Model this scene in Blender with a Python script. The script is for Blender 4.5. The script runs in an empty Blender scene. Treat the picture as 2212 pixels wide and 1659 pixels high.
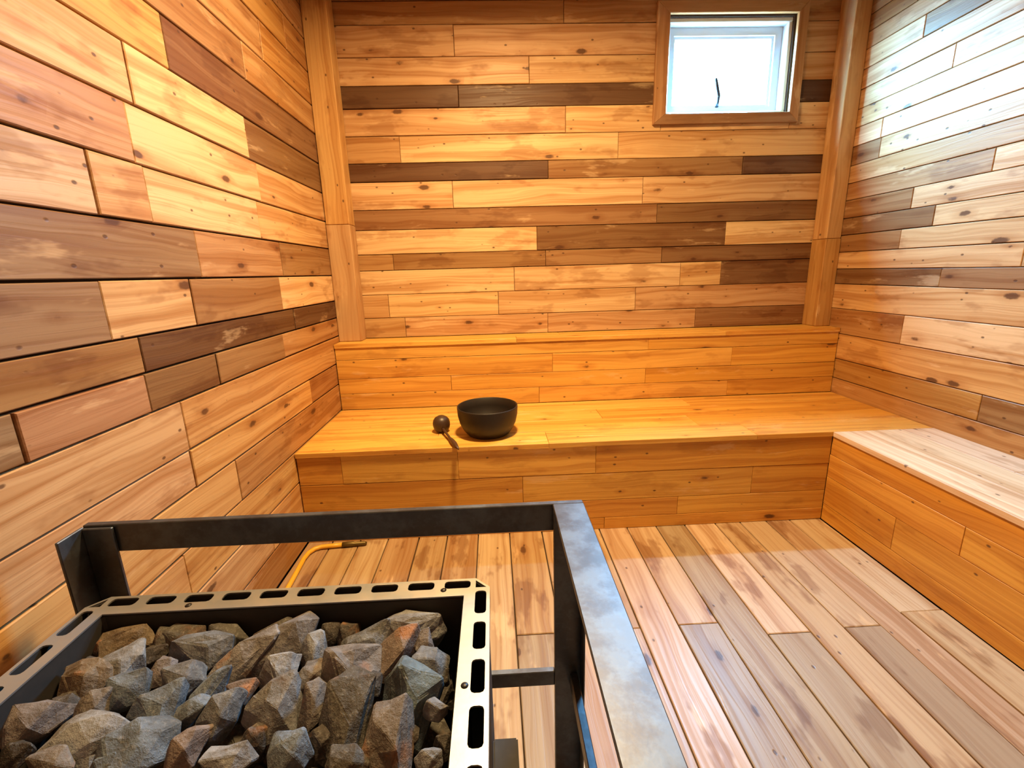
import bpy, bmesh, math, random
from mathutils import Vector, Matrix, noise as mnoise

random.seed(7)
scene = bpy.context.scene
col = scene.collection

# ------------------------------------------------------------------ camera
CAM = Vector((0.9098, -2.8124, 1.2075))
YAW, PITCH, ROLL, FPX = 0.0350, 0.2399, -0.0286, 988.33
cam_data = bpy.data.cameras.new('camera')
cam_data.sensor_width = 36.0
cam_data.lens = FPX / 2212.0 * 36.0
cam_data.clip_start = 0.02
cam = bpy.data.objects.new('camera', cam_data)
col.objects.link(cam)
fwd = Vector((math.sin(YAW) * math.cos(PITCH), math.cos(YAW) * math.cos(PITCH), -math.sin(PITCH)))
rgt = Vector((math.cos(YAW), -math.sin(YAW), 0))
upv = rgt.cross(fwd)
r2 = rgt * math.cos(ROLL) + upv * math.sin(ROLL)
u2 = -rgt * math.sin(ROLL) + upv * math.cos(ROLL)
m = Matrix((r2, u2, -fwd)).transposed().to_4x4()
m.translation = CAM
cam.matrix_world = m
scene.camera = cam

# ------------------------------------------------------------------ sky, exposure
world = bpy.data.worlds.new('sky')
scene.world = world
world.use_nodes = True
wnt = world.node_tree
bg = wnt.nodes['Background']
# overcast sky: three times as bright overhead as at the horizon, dull ground below it
SKY_COLOUR = (0.20, 0.58, 1.0)
SKY_STRENGTH = 290.0
wtc = wnt.nodes.new('ShaderNodeTexCoord')
wsep = wnt.nodes.new('ShaderNodeSeparateXYZ')
wnt.links.new(wtc.outputs['Generated'], wsep.inputs[0])
wramp = wnt.nodes.new('ShaderNodeMapRange')
wramp.inputs['From Min'].default_value = 0.0
wramp.inputs['From Max'].default_value = 1.0
wramp.inputs['To Min'].default_value = 0.333
wramp.inputs['To Max'].default_value = 1.0
wnt.links.new(wsep.outputs[2], wramp.inputs['Value'])
wgt = wnt.nodes.new('ShaderNodeMath')
wgt.operation = 'GREATER_THAN'
wgt.inputs[1].default_value = 0.0
wnt.links.new(wsep.outputs[2], wgt.inputs[0])
wmix = wnt.nodes.new('ShaderNodeMix')
wmix.data_type = 'RGBA'
wmix.inputs[6].default_value = (0.07, 0.08, 0.07, 1)
wmix.inputs[7].default_value = SKY_COLOUR + (1,)
wnt.links.new(wgt.outputs[0], wmix.inputs[0])
wmul = wnt.nodes.new('ShaderNodeMath')
wmul.operation = 'MULTIPLY'
wmul.inputs[1].default_value = SKY_STRENGTH
wnt.links.new(wramp.outputs[0], wmul.inputs[0])
wnt.links.new(wmix.outputs[2], bg.inputs['Color'])
wnt.links.new(wmul.outputs[0], bg.inputs['Strength'])
scene.view_settings.view_transform = 'Standard'
scene.view_settings.look = 'None'
scene.view_settings.gamma = 1.0
scene.view_settings.use_curve_mapping = False
scene.view_settings.exposure = 0.95

LAMP_POS = (1.02, -1.24, 2.67)
LAMP_POWER = 50.0
LAMP_COLOUR = (1.0, 0.67, 0.30)

# ------------------------------------------------------------------ room measures (metres)
W = 2.934            # room width
YF = -3.05           # wall behind the photographer
ZC = 2.70            # ceiling
SEAT = 0.45          # lower bench height
H2 = 0.838           # upper bench height
D2 = 0.212           # upper bench depth
D1 = 0.866           # lower bench front
XR = 2.463           # side bench front face
WIN = (1.908, 2.610, 2.040, 2.522)   # window opening x0 x1 z0 z1

# ------------------------------------------------------------------ portal: lets the sky through the window efficiently
pl = bpy.data.lights.new('window_portal', 'AREA')
pl.shape = 'RECTANGLE'
pl.size = WIN[1] - WIN[0]
pl.size_y = WIN[3] - WIN[2]
pl.cycles.is_portal = True
po = bpy.data.objects.new('window_portal', pl)
col.objects.link(po)
po.location = ((WIN[0] + WIN[1]) / 2, 0.17, (WIN[2] + WIN[3]) / 2)
po.rotation_euler = (-math.pi / 2, 0, 0)


# ------------------------------------------------------------------ materials
def nodes_of(name):
    mt = bpy.data.materials.new(name)
    mt.use_nodes = True
    nt = mt.node_tree
    return mt, nt, nt.nodes, nt.links, nt.nodes['Principled BSDF']


def math_node(nt, op, a, b=None, c=None, clamp=False):
    n = nt.nodes.new('ShaderNodeMath')
    n.operation = op
    n.use_clamp = clamp
    for i, v in enumerate((a, b, c)):
        if v is None:
            continue
        if isinstance(v, (int, float)):
            n.inputs[i].default_value = v
        else:
            nt.links.new(v, n.inputs[i])
    return n.outputs[0]


def smooth(nt, v, lo, hi):
    n = nt.nodes.new('ShaderNodeMapRange')
    n.interpolation_type = 'SMOOTHSTEP'
    n.inputs['From Min'].default_value = lo
    n.inputs['From Max'].default_value = hi
    nt.links.new(v, n.inputs['Value'])
    return n.outputs['Result']


def scaled(nt, vec, s):
    n = nt.nodes.new('ShaderNodeVectorMath')
    n.operation = 'MULTIPLY'
    nt.links.new(vec, n.inputs[0])
    n.inputs[1].default_value = s
    return n.outputs[0]


def noise(nt, vec, detail=3.0, rough=0.55, scale=1.0):
    n = nt.nodes.new('ShaderNodeTexNoise')
    n.inputs['Scale'].default_value = scale
    n.inputs['Detail'].default_value = detail
    n.inputs['Roughness'].default_value = rough
    nt.links.new(vec, n.inputs['Vector'])
    return n.outputs[0]


def voronoi(nt, vec):
    n = nt.nodes.new('ShaderNodeTexVoronoi')
    n.inputs['Scale'].default_value = 1.0
    nt.links.new(vec, n.inputs['Vector'])
    sep = nt.nodes.new('ShaderNodeSeparateColor')
    nt.links.new(n.outputs['Color'], sep.inputs[0])
    return n.outputs['Distance'], sep.outputs[0], sep.outputs[1]


def mixc(nt, fac, a, b, mode='MIX'):
    n = nt.nodes.new('ShaderNodeMix')
    n.data_type = 'RGBA'
    n.blend_type = mode
    if isinstance(fac, (int, float)):
        n.inputs[0].default_value = fac
    else:
        nt.links.new(fac, n.inputs[0])
    for k, v in ((6, a), (7, b)):
        if isinstance(v, tuple):
            n.inputs[k].default_value = v if len(v) == 4 else v + (1,)
        else:
            nt.links.new(v, n.inputs[k])
    return n.outputs[2]


def object_coords(nt):
    tc = nt.nodes.new('ShaderNodeTexCoord')
    oi = nt.nodes.new('ShaderNodeObjectInfo')
    sc = nt.nodes.new('ShaderNodeVectorMath')
    sc.operation = 'SCALE'
    sc.inputs[0].default_value = (37.0, 17.0, 23.0)
    nt.links.new(oi.outputs['Random'], sc.inputs['Scale'])
    ad = nt.nodes.new('ShaderNodeVectorMath')
    ad.operation = 'ADD'
    nt.links.new(tc.outputs['Object'], ad.inputs[0])
    nt.links.new(sc.outputs[0], ad.inputs[1])
    return ad.outputs[0], oi


def wood(name, rough=0.36, knots=1.0, stain=0.5, grain=0.75, scuff=0.0, spec=0.5):
    mt, nt, N, Lk, bs = nodes_of(name)
    p, oi = object_coords(nt)
    warp = noise(nt, scaled(nt, p, (1.6, 7, 7)), 2.0)
    sep = N.new('ShaderNodeSeparateXYZ')
    Lk.new(p, sep.inputs[0])
    off = math_node(nt, 'MULTIPLY_ADD', warp, 0.085, -0.0425)
    y2 = math_node(nt, 'ADD', sep.outputs[1], off)
    cmb = N.new('ShaderNodeCombineXYZ')
    Lk.new(sep.outputs[0], cmb.inputs[0])
    Lk.new(y2, cmb.inputs[1])
    Lk.new(sep.outputs[2], cmb.inputs[2])
    fine = noise(nt, scaled(nt, cmb.outputs[0], (1.4, 95, 95)), 3.0, 0.6)
    broad = noise(nt, scaled(nt, cmb.outputs[0], (0.8, 26, 26)), 2.0, 0.5)
    ring = math_node(nt, 'SINE', math_node(nt, 'MULTIPLY', y2, 330.0))
    ring = smooth(nt, ring, 0.1, 1.0)
    g1 = smooth(nt, fine, 0.42, 0.68)
    g2 = smooth(nt, broad, 0.42, 0.66)
    base = oi.outputs['Color']
    dark = mixc(nt, 1.0, base, (0.66, 0.50, 0.36), 'MULTIPLY')
    c = mixc(nt, math_node(nt, 'MULTIPLY', g2, grain * 0.75), base, dark)
    c = mixc(nt, math_node(nt, 'MULTIPLY', math_node(nt, 'MULTIPLY', ring, g2), grain * 0.75), c, dark)
    c = mixc(nt, math_node(nt, 'MULTIPLY', g1, grain * 0.45), c, dark)
    # weathered stains with their own outline
    st = smooth(nt, noise(nt, scaled(nt, p, (3.2, 8, 8)), 4.0, 0.6), 0.56, 0.64)
    c = mixc(nt, math_node(nt, 'MULTIPLY', st, stain), c, mixc(nt, 1.0, c, (0.60, 0.47, 0.37), 'MULTIPLY'))
    # rubbed, paler patches
    pale = smooth(nt, noise(nt, scaled(nt, p, (2.3, 9, 11)), 5.0, 0.65), 0.60, 0.68)
    c = mixc(nt, math_node(nt, 'MULTIPLY', pale, 0.35 + scuff), c, mixc(nt, 0.65, c, (0.86, 0.62, 0.36)))
    # knots
    d, sa, sb = voronoi(nt, scaled(nt, p, (5.0, 12.0, 6.0)))
    wob = noise(nt, scaled(nt, p, (60, 60, 60)), 2.0)
    dd = math_node(nt, 'MULTIPLY_ADD', wob, 0.10, d)
    pick = math_node(nt, 'GREATER_THAN', sa, 1.0 - 0.64 * knots)
    size = math_node(nt, 'MULTIPLY_ADD', sb, 0.14, 0.08)
    kn = math_node(nt, 'MULTIPLY', math_node(nt, 'SUBTRACT', 1.0, smooth(nt, math_node(nt, 'DIVIDE', dd, size), 0.75, 1.15)), pick)
    halo = math_node(nt, 'MULTIPLY', math_node(nt, 'SUBTRACT', 1.0, smooth(nt, math_node(nt, 'DIVIDE', dd, size), 0.9, 2.6)), pick)
    c = mixc(nt, math_node(nt, 'MULTIPLY', halo, 0.45), c, mixc(nt, 1.0, c, (0.66, 0.46, 0.30), 'MULTIPLY'))
    c = mixc(nt, math_node(nt, 'MULTIPLY', kn, 0.85), c, (0.075, 0.028, 0.012))
    # old nail holes
    d2, sa2, sb2 = voronoi(nt, scaled(nt, p, (13.0, 21.0, 9.0)))
    pick2 = math_node(nt, 'GREATER_THAN', sa2, 1.0 - 0.50 * knots)
    nl = math_node(nt, 'MULTIPLY', math_node(nt, 'SUBTRACT', 1.0, smooth(nt, d2, 0.055, 0.125)), pick2)
    c = mixc(nt, math_node(nt, 'MULTIPLY', nl, 0.8), c, (0.07, 0.03, 0.015))
    Lk.new(c, bs.inputs['Base Color'])
    rr = math_node(nt, 'MULTIPLY_ADD', g1, 0.12, rough)
    rr = math_node(nt, 'MULTIPLY_ADD', st, 0.06, rr)
    Lk.new(rr, bs.inputs['Roughness'])
    bs.inputs['Specular IOR Level'].default_value = spec
    bmp = N.new('ShaderNodeBump')
    bmp.inputs['Strength'].default_value = 0.25
    bmp.inputs['Distance'].default_value = 0.002
    hgt = math_node(nt, 'MULTIPLY_ADD', nl, -1.5, math_node(nt, 'MULTIPLY_ADD', g1, -0.5, math_node(nt, 'MULTIPLY', warp, 1.2)))
    Lk.new(hgt, bmp.inputs['Height'])
    Lk.new(bmp.outputs[0], bs.inputs['Normal'])
    return mt


def metal(name, base, rough, metallic, spots, spot_col, dirt=0.5):
    mt, nt, N, Lk, bs = nodes_of(name)
    p, oi = object_coords(nt)
    n1 = noise(nt, scaled(nt, p, (14, 14, 14)), 6.0, 0.65)
    n2 = noise(nt, scaled(nt, p, (70, 70, 70)), 4.0, 0.6)
    a = smooth(nt, n1, 0.42, 0.62)
    c = mixc(nt, math_node(nt, 'MULTIPLY', a, spots), base + (1,), spot_col + (1,))
    c = mixc(nt, math_node(nt, 'MULTIPLY', smooth(nt, n2, 0.5, 0.72), 0.35), c, spot_col + (1,))
    Lk.new(c, bs.inputs['Base Color'])
    bs.inputs['Metallic'].default_value = metallic
    Lk.new(math_node(nt, 'MULTIPLY_ADD', n1, 0.35, rough - 0.15), bs.inputs['Roughness'])
    bmp = N.new('ShaderNodeBump')
    bmp.inputs['Strength'].default_value = 0.2
    bmp.inputs['Distance'].default_value = 0.001
    Lk.new(n2, bmp.inputs['Height'])
    Lk.new(bmp.outputs[0], bs.inputs['Normal'])
    return mt


def plain(name, base, rough=0.5, metallic=0.0, var=0.15):
    mt, nt, N, Lk, bs = nodes_of(name)
    p, oi = object_coords(nt)
    n1 = noise(nt, scaled(nt, p, (25, 25, 25)), 4.0)
    c = mixc(nt, math_node(nt, 'MULTIPLY', n1, var * 2), base + (1,), tuple(v * 0.55 for v in base) + (1,))
    Lk.new(c, bs.inputs['Base Color'])
    bs.inputs['Roughness'].default_value = rough
    bs.inputs['Metallic'].default_value = metallic
    return mt


def stone_material():
    mt, nt, N, Lk, bs = nodes_of('rough_stone')
    p, oi = object_coords(nt)
    n1 = noise(nt, scaled(nt, p, (28, 28, 28)), 6.0, 0.65)
    n2 = noise(nt, scaled(nt, p, (140, 140, 140)), 4.0, 0.7)
    n3 = noise(nt, scaled(nt, p, (17, 17, 17)), 4.0, 0.6)
    base = oi.outputs['Color']
    c = mixc(nt, smooth(nt, n1, 0.36, 0.66), mixc(nt, 1.0, base, (0.50, 0.45, 0.40), 'MULTIPLY'), base)
    c = mixc(nt, math_node(nt, 'MULTIPLY', smooth(nt, n2, 0.5, 0.75), 0.35), c, mixc(nt, 0.5, c, (0.62, 0.60, 0.56)))
    rust = math_node(nt, 'MULTIPLY', smooth(nt, n3, 0.56, 0.68), oi.outputs['Alpha'])
    c = mixc(nt, rust, c, (0.30, 0.13, 0.045))
    Lk.new(c, bs.inputs['Base Color'])
    bs.inputs['Roughness'].default_value = 0.72
    bmp = N.new('ShaderNodeBump')
    bmp.inputs['Strength'].default_value = 0.8
    bmp.inputs['Distance'].default_value = 0.006
    Lk.new(math_node(nt, 'MULTIPLY_ADD', n2, 0.4, n1), bmp.inputs['Height'])
    Lk.new(bmp.outputs[0], bs.inputs['Normal'])
    return mt


PINE = wood('varnished_pine', 0.42, 1.15, 0.55, 1.0, 0.0, 0.2)
FLOORW = wood('worn_floor_pine', 0.38, 0.55, 0.80, 0.95, 0.15)
BENCHW = wood('bench_pine', 0.42, 0.6, 0.35, 0.8, 0.1, 0.35)
BACKING = plain('dark_batten', (0.05, 0.026, 0.012), 0.9)
STEEL = metal('mill_scale_steel', (0.085, 0.086, 0.094), 0.40, 0.80, 0.6, (0.13, 0.155, 0.185))
RIM = metal('heat_tinted_stainless', (0.36, 0.375, 0.40), 0.42, 0.75, 0.4, (0.44, 0.38, 0.33))
BODY = metal('black_heater_sheet', (0.02, 0.018, 0.017), 0.72, 0.1, 0.3, (0.035, 0.028, 0.025))
STONE = stone_material()
BOWLM = plain('dark_matt_bowl', (0.014, 0.009, 0.007), 0.50, 0.0, 0.1)
COCO = plain('dark_coconut_shell', (0.055, 0.028, 0.016), 0.42, 0.0, 0.3)
HANDLE = plain('dark_stained_handle', (0.075, 0.032, 0.016), 0.5, 0.0, 0.3)
HOSE = plain('yellow_rubber_hose', (0.78, 0.42, 0.03), 0.4, 0.0, 0.05)
BRASS = plain('tarnished_brass', (0.16, 0.11, 0.03), 0.45, 0.6, 0.2)
WHITEF = plain('white_window_frame', (0.62, 0.66, 0.68), 0.35, 0.0, 0.05)
DARKM = plain('dark_metal', (0.03, 0.03, 0.035), 0.4, 0.6, 0.1)


def glass_material():
    mt, nt, N, Lk, bs = nodes_of('window_glass')
    out = [n for n in N if n.type == 'OUTPUT_MATERIAL'][0]
    N.remove(bs)
    tr = N.new('ShaderNodeBsdfTransparent')
    tr.inputs[0].default_value = (0.94, 0.97, 0.97, 1)
    gl = N.new('ShaderNodeBsdfGlossy')
    gl.inputs['Roughness'].default_value = 0.02
    mx = N.new('ShaderNodeMixShader')
    mx.inputs[0].default_value = 0.05
    Lk.new(tr.outputs[0], mx.inputs[1])
    Lk.new(gl.outputs[0], mx.inputs[2])
    Lk.new(mx.outputs[0], out.inputs[0])
    return mt


GLASS = glass_material()

# ------------------------------------------------------------------ mesh helpers
def link(name, me, mat, parent=None, color=None, matrix=None):
    o = bpy.data.objects.new(name, me)
    col.objects.link(o)
    if mat and not me.materials:
        me.materials.append(mat)
    if parent is not None:
        o.parent = parent
    if matrix is not None:
        o.matrix_local = matrix
    if color is not None:
        o.color = tuple(color) + ((1.0,) if len(color) == 3 else ())
    return o


def from_bm(name, bm, mat, parent=None, color=None, smooth_=False, matrix=None):
    bmesh.ops.recalc_face_normals(bm, faces=bm.faces)
    me = bpy.data.meshes.new(name)
    bm.to_mesh(me)
    bm.free()
    if smooth_:
        for p in me.polygons:
            p.use_smooth = True
    return link(name, me, mat, parent, color, matrix)


def add_box(bm, x0, x1, y0, y1, z0, z1):
    vs = [bm.verts.new(v) for v in ((x0, y0, z0), (x1, y0, z0), (x1, y1, z0), (x0, y1, z0),
                                    (x0, y0, z1), (x1, y0, z1), (x1, y1, z1), (x0, y1, z1))]
    for f in ((0, 3, 2, 1), (4, 5, 6, 7), (0, 1, 5, 4), (1, 2, 6, 5), (2, 3, 7, 6), (3, 0, 4, 7)):
        bm.faces.new([vs[i] for i in f])


def empty(name, loc=(0, 0, 0)):
    o = bpy.data.objects.new(name, None)
    o.empty_display_size = 0.1
    o.location = loc
    col.objects.link(o)
    return o


def tag(o, label=None, cat=None, group=None, kind=None):
    if label:
        o['label'] = label
    if cat:
        o['category'] = cat
    if group:
        o['group'] = group
    if kind:
        o['kind'] = kind
    return o


def board(name, parent, origin, ux, uy, L, Wd, T, color, mat, gap=0.0012, cham=0.0022, lift=0.0014):
    """A plank: length along ux, width along uy, face towards ux x uy."""
    ux, uy = Vector(ux), Vector(uy)
    uz = ux.cross(uy)
    t = T + random.uniform(-lift, lift)
    g = gap + random.uniform(0, 0.0010)
    e = gap * 0.6 + random.uniform(0, 0.0006)
    c = cham
    # tiny skew so the seams are not ruled
    s0, s1 = random.uniform(-0.0012, 0.0012), random.uniform(-0.0012, 0.0012)
    a = [(e, g), (L - e, g + s0 * 0.4), (L - e, Wd - g + s1 * 0.4), (e, Wd - g)]
    b = [(e + c, g + c), (L - e - c, g + c + s0 * 0.4), (L - e - c, Wd - g - c + s1 * 0.4), (e + c, Wd - g - c)]
    verts = [(x, y, 0) for x, y in a] + [(x, y, t - c) for x, y in a] + [(x, y, t) for x, y in b]
    faces = [(3, 2, 1, 0), (8, 9, 10, 11)]
    for i in range(4):
        j = (i + 1) % 4
        faces += [(i, j, 4 + j, 4 + i), (4 + i, 4 + j, 8 + j, 8 + i)]
    me = bpy.data.meshes.new(name)
    me.from_pydata(verts, [], faces)
    mx = Matrix((ux, uy, uz)).transposed().to_4x4()
    mx.translation = Vector(origin)
    return link(name, me, mat, parent, color, mx)


TONE = {
    'L': (0.76, 0.53, 0.30), 'l': (0.66, 0.43, 0.23), 'm': (0.52, 0.31, 0.15), 'n': (0.38, 0.22, 0.105),
    'd': (0.27, 0.152, 0.075), 'D': (0.175, 0.095, 0.050), 'B': (0.12, 0.062, 0.036),
    'g': (0.62, 0.46, 0.31), 'r': (0.50, 0.29, 0.155), 'o': (0.74, 0.42, 0.11), 'k': (0.36, 0.24, 0.14),
    's': (0.84, 0.54, 0.17), 't': (0.80, 0.48, 0.13),
    'f': (0.59, 0.44, 0.29), 'F': (0.67, 0.52, 0.36), 'G': (0.44, 0.345, 0.25), 'h': (0.52, 0.36, 0.21),
    'w': (0.82, 0.63, 0.42), 'q': (0.56, 0.32, 0.12), 'u': (0.66, 0.41, 0.18), 'v': (0.52, 0.30, 0.125),
}


def tone(k):
    c = [0.90 * v ** (1.28 if k in 'sto' else 1.14) for v in TONE[k]]
    v = random.uniform(0.93, 1.07)
    return (min(1, c[0] * v), min(1, c[1] * v * random.uniform(0.97, 1.03)), min(1, c[2] * v * random.uniform(0.93, 1.07)))


BT = 0.020           # plank thickness

# ------------------------------------------------------------------ room shell: backing slabs
def slab(name, boxes, label, cat, parent=None):
    bm = bmesh.new()
    for b in boxes:
        add_box(bm, *b)
    o = from_bm(name, bm, BACKING)
    return tag(o, label, cat, kind='structure')


floor = slab('floor', [(-0.15, W + 0.15, YF - 0.15, 0.16, -0.10, -BT)], 'worn pine plank floor running towards the benches', 'floor')
ceiling = slab('ceiling', [(-0.15, W + 0.15, YF - 0.15, 0.16, ZC + BT, ZC + 0.12)], 'pine board ceiling above the sauna room', 'ceiling')
wall_left = slab('wall_left', [(-0.15, -BT, YF, BT, -BT, ZC + BT)], 'left wall of reclaimed pine planks beside the heater', 'wall')
wall_right = slab('wall_right', [(W + BT, W + 0.15, YF, BT, -BT, ZC + BT)], 'right wall of narrow pine planks above the side bench', 'wall')
wall_back = slab('wall_back', [(-0.15, WIN[0], BT, 0.16, -BT, ZC + BT), (WIN[1], W + 0.15, BT, 0.16, -BT, ZC + BT),
                               (WIN[0], WIN[1], BT, 0.16, -BT, WIN[2]), (WIN[0], WIN[1], BT, 0.16, WIN[3], ZC + BT)],
                 'back wall of mixed light and dark pine planks with a window', 'wall')
wall_front = slab('wall_front', [(-0.15, W + 0.15, YF - 0.15, YF - BT, -BT, ZC + BT)], 'plank wall behind the viewer, closing the room', 'wall')

# ------------------------------------------------------------------ back wall planks
BACK_ROWS = [
    (2.598, 2.700, [], 'n'),
    (2.489, 2.598, [1.34], 'mm'),
    (2.339, 2.489, [0.75], 'll'),
    (2.204, 2.339, [1.15], 'll'),
    (2.094, 2.204, [0.76], 'DD'),
    (1.957, 2.094, [1.35], 'lL'),
    (1.818, 1.957, [0.42, 1.65], 'mLl'),
    (1.721, 1.818, [1.25, 2.38], 'DnD'),
    (1.572, 1.721, [0.70, 1.80], 'LLl'),
    (1.463, 1.572, [1.89], 'nd'),
    (1.328, 1.463, [1.18, 2.31], 'LdL'),
    (1.236, 1.328, [0.33, 1.23, 1.93], 'mnnd'),
    (1.096, 1.236, [1.04, 2.05, 2.30], 'LLld'),
    (0.958, 1.096, [0.28, 0.94, 1.78], 'lLLl'),
    (0.838, 0.958, [0.37, 1.24, 2.16], 'lLln'),
]
CAS = (1.838, 2.664, 1.986, 2.580)      # outer edge of the window casing
for z0, z1, js, tn in BACK_ROWS:
    xs = [0.0] + js + [W]
    for i in range(len(xs) - 1):
        a, b, k = xs[i], xs[i + 1], tn[i]
        pieces = [(a, b, z0, z1, k)]
        ox0, ox1 = WIN[0] - 0.02, WIN[1] + 0.02
        if z1 > WIN[2] - 0.02 and z0 < WIN[3] + 0.02 and b > ox0 and a < ox1:
            pieces = []
            if a < ox0:
                pieces.append((a, ox0, z0, z1, k))
            if b > ox1:
                pieces.append((ox1, b, z0, z1, 'B' if k == 'D' else k))
            if z1 > WIN[3] + 0.03:
                pieces.append((max(a, ox0), min(b, ox1), WIN[3] + 0.01, z1, k))
            if z0 < WIN[2] - 0.03:
                pieces.append((max(a, ox0), min(b, ox1), z0, WIN[2] - 0.01, k))
        for (pa, pb, pz0, pz1, kk) in pieces:
            # face towards -y: ux = +x, uy = +z gives ux x uy = -y
            board('plank', wall_back, (pa, BT, pz0), (1, 0, 0), (0, 0, 1), pb - pa, pz1 - pz0, BT, tone(kk), PINE)

# ------------------------------------------------------------------ left wall planks (joints are distances along y)
WALL_TONE = {'o': 'q', 's': 'u', 't': 'v'}     # the walls take a browner orange than the benches
LEFT_ROWS = [
    (2.53, 2.70, [-0.9, -2.0], 'nnn'),
    (2.385, 2.53, [-0.55, -1.5], 'mno'),
    (2.235, 2.385, [-0.35, -1.15, -2.1], 'oomo'),
    (2.083, 2.235, [-0.62, -1.35], 'omo'),
    (1.947, 2.083, [-0.80, -1.75], 'mno'),
    (1.802, 1.947, [-1.27, -2.3], 'doo'),
    (1.654, 1.802, [-0.87, -1.45], 'dLl'),
    (1.507, 1.654, [-0.819, -1.488], 'lLr'),
    (1.362, 1.507, [-0.868, -1.469, -1.642], 'lLlg'),
    (1.216, 1.362, [-0.717, -1.297, -2.4], 'nmkn'),
    (1.074, 1.216, [-0.770, -1.365, -1.689], 'Lnlk'),
    (0.978, 1.074, [-0.67, -1.606], 'DDn'),
    (0.873, 0.978, [-0.816, -1.303, -1.618, -1.951], 'mndrk'),
    (0.7235, 0.873, [-1.506, -2.6], 'slf'),
    (0.605, 0.7235, [-0.60, -1.509], 'tsl'),
    (0.45, 0.605, [-1.30, -2.2], 'tsl'),
    (0.305, 0.45, [-1.62], 'ss'),
    (0.15, 0.305, [-1.15, -2.0], 'sls'),
    (0.0, 0.15, [-1.45], 'ts'),
]
for z0, z1, js, tn in LEFT_ROWS:
    ys = [0.0] + js + [YF]
    for i in range(len(ys) - 1):
        a, b = ys[i + 1], ys[i]
        # face towards +x: ux = +y, uy = +z
        board('plank', wall_left, (-BT, a, z0), (0, 1, 0), (0, 0, 1), b - a, z1 - z0, BT, tone(WALL_TONE.get(tn[i], tn[i])), PINE,
              gap=0.0024, cham=0.0022, lift=0.0022)

# ------------------------------------------------------------------ right wall planks
RIGHT_ROWS = [
    (2.62, 2.70, [-1.2], 'nn'), (2.54, 2.62, [-0.7, -1.9], 'nnn'), (2.46, 2.54, [-1.0], 'nm'),
    (2.381, 2.46, [-0.4, -1.6], 'nmm'),
    (2.30, 2.381, [-1.3], 'mm'), (2.205, 2.30, [-0.464, -1.5], 'lnm'), (2.110, 2.205, [-1.1], 'll'),
    (2.014, 2.110, [-0.642, -1.7], 'lLl'), (1.922, 2.014, [-1.25], 'll'), (1.827, 1.922, [-0.301, -1.4], 'lLl'),
    (1.730, 1.827, [-0.307, -1.55], 'nll'), (1.637, 1.730, [-1.2], 'll'), (1.547, 1.637, [-0.9, -1.8], 'mll'),
    (1.450, 1.547, [-0.552, -1.5], 'nll'), (1.359, 1.450, [-0.683, -1.7], 'dll'), (1.265, 1.359, [-0.521, -1.45], 'nlm'),
    (1.172, 1.265, [-1.083, -2.0], 'lml'), (1.0866, 1.172, [-0.768, -1.6], 'dnm'), (0.9465, 1.0866, [-1.5], 'lL'),
    (0.803, 0.9465, [-0.62, -1.8], 'tLL'), (0.6547, 0.803, [-1.3], 'sl'), (0.5387, 0.6547, [-1.05, -2.0], 'onm'),
    (0.430, 0.5387, [-1.4], 'tm'),
]
for z0, z1, js, tn in RIGHT_ROWS:
    ys = [0.0] + js + [YF]
    for i in range(len(ys) - 1):
        a, b = ys[i + 1], ys[i]
        # face towards -x: ux = -y, uy = +z
        board('plank', wall_right, (W + BT, b, z0), (0, -1, 0), (0, 0, 1), b - a, z1 - z0, BT, tone(WALL_TONE.get(tn[i], tn[i])), PINE)

# ------------------------------------------------------------------ floor planks, run along y
FX = [0.0, 0.115, 0.245, 0.373, 0.518, 0.652, 0.798, 0.946, 1.10, 1.24, 1.377, 1.511, 1.653, 1.792, 1.941, 2.064, 2.193, 2.31, 2.463]
FJ = {7: [-1.496], 9: [-1.494], 11: [-1.489], 13: [-1.551], 15: [-1.541], 17: [-1.487],
      6: [-2.2], 8: [-2.05], 10: [-2.5], 12: [-2.3], 14: [-2.4], 16: [-2.15], 3: [-1.3], 4: [-2.0], 5: [-1.25], 2: [-1.7], 1: [-1.5], 0: [-2.0]}
FT = ['hh', 'hh', 'fh', 'hf', 'hf', 'hf', 'ff', 'hG', 'fF', 'fF', 'fG', 'fG', 'GF', 'FG', 'fF', 'fG', 'fF', 'Ff']
for i in range(len(FX) - 1):
    ys = [-D1 + 0.012] + FJ.get(i, []) + [YF]
    for j in range(len(ys) - 1):
        a, b = ys[j + 1], ys[j]
        # face up: ux = +y, uy = -x
        board('plank', floor, (FX[i + 1], a, -BT), (0, 1, 0), (-1, 0, 0), b - a, FX[i + 1] - FX[i], BT, tone(FT[i][j % 2]), FLOORW,
              gap=0.0018, cham=0.0025, lift=0.0016)

# ------------------------------------------------------------------ ceiling and front wall planks (outside the picture, they bounce the light)
y = YF
k = 0
while y < -0.01:
    y1 = min(y + 0.142, 0.0)
    j = random.uniform(0.9, 2.0)
    for a, b in ((0, j), (j, W)):
        # face down: ux = +x, uy = -y
        board('plank', ceiling, (a, y1, ZC + BT), (1, 0, 0), (0, -1, 0), b - a, y1 - y, BT, tone(random.choice('mln')), PINE)
    y = y1
z = 0.0
while z < ZC - 0.01:
    z1 = min(z + 0.145, ZC)
    j = random.uniform(0.9, 2.0)
    for a, b in ((0, j), (j, W)):
        # face towards +y: ux = -x, uy = +z
        board('plank', wall_front, (b, YF - BT, z), (-1, 0, 0), (0, 0, 1), b - a, z1 - z, BT, tone(random.choice('mln')), PINE)
    z = z1

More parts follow.
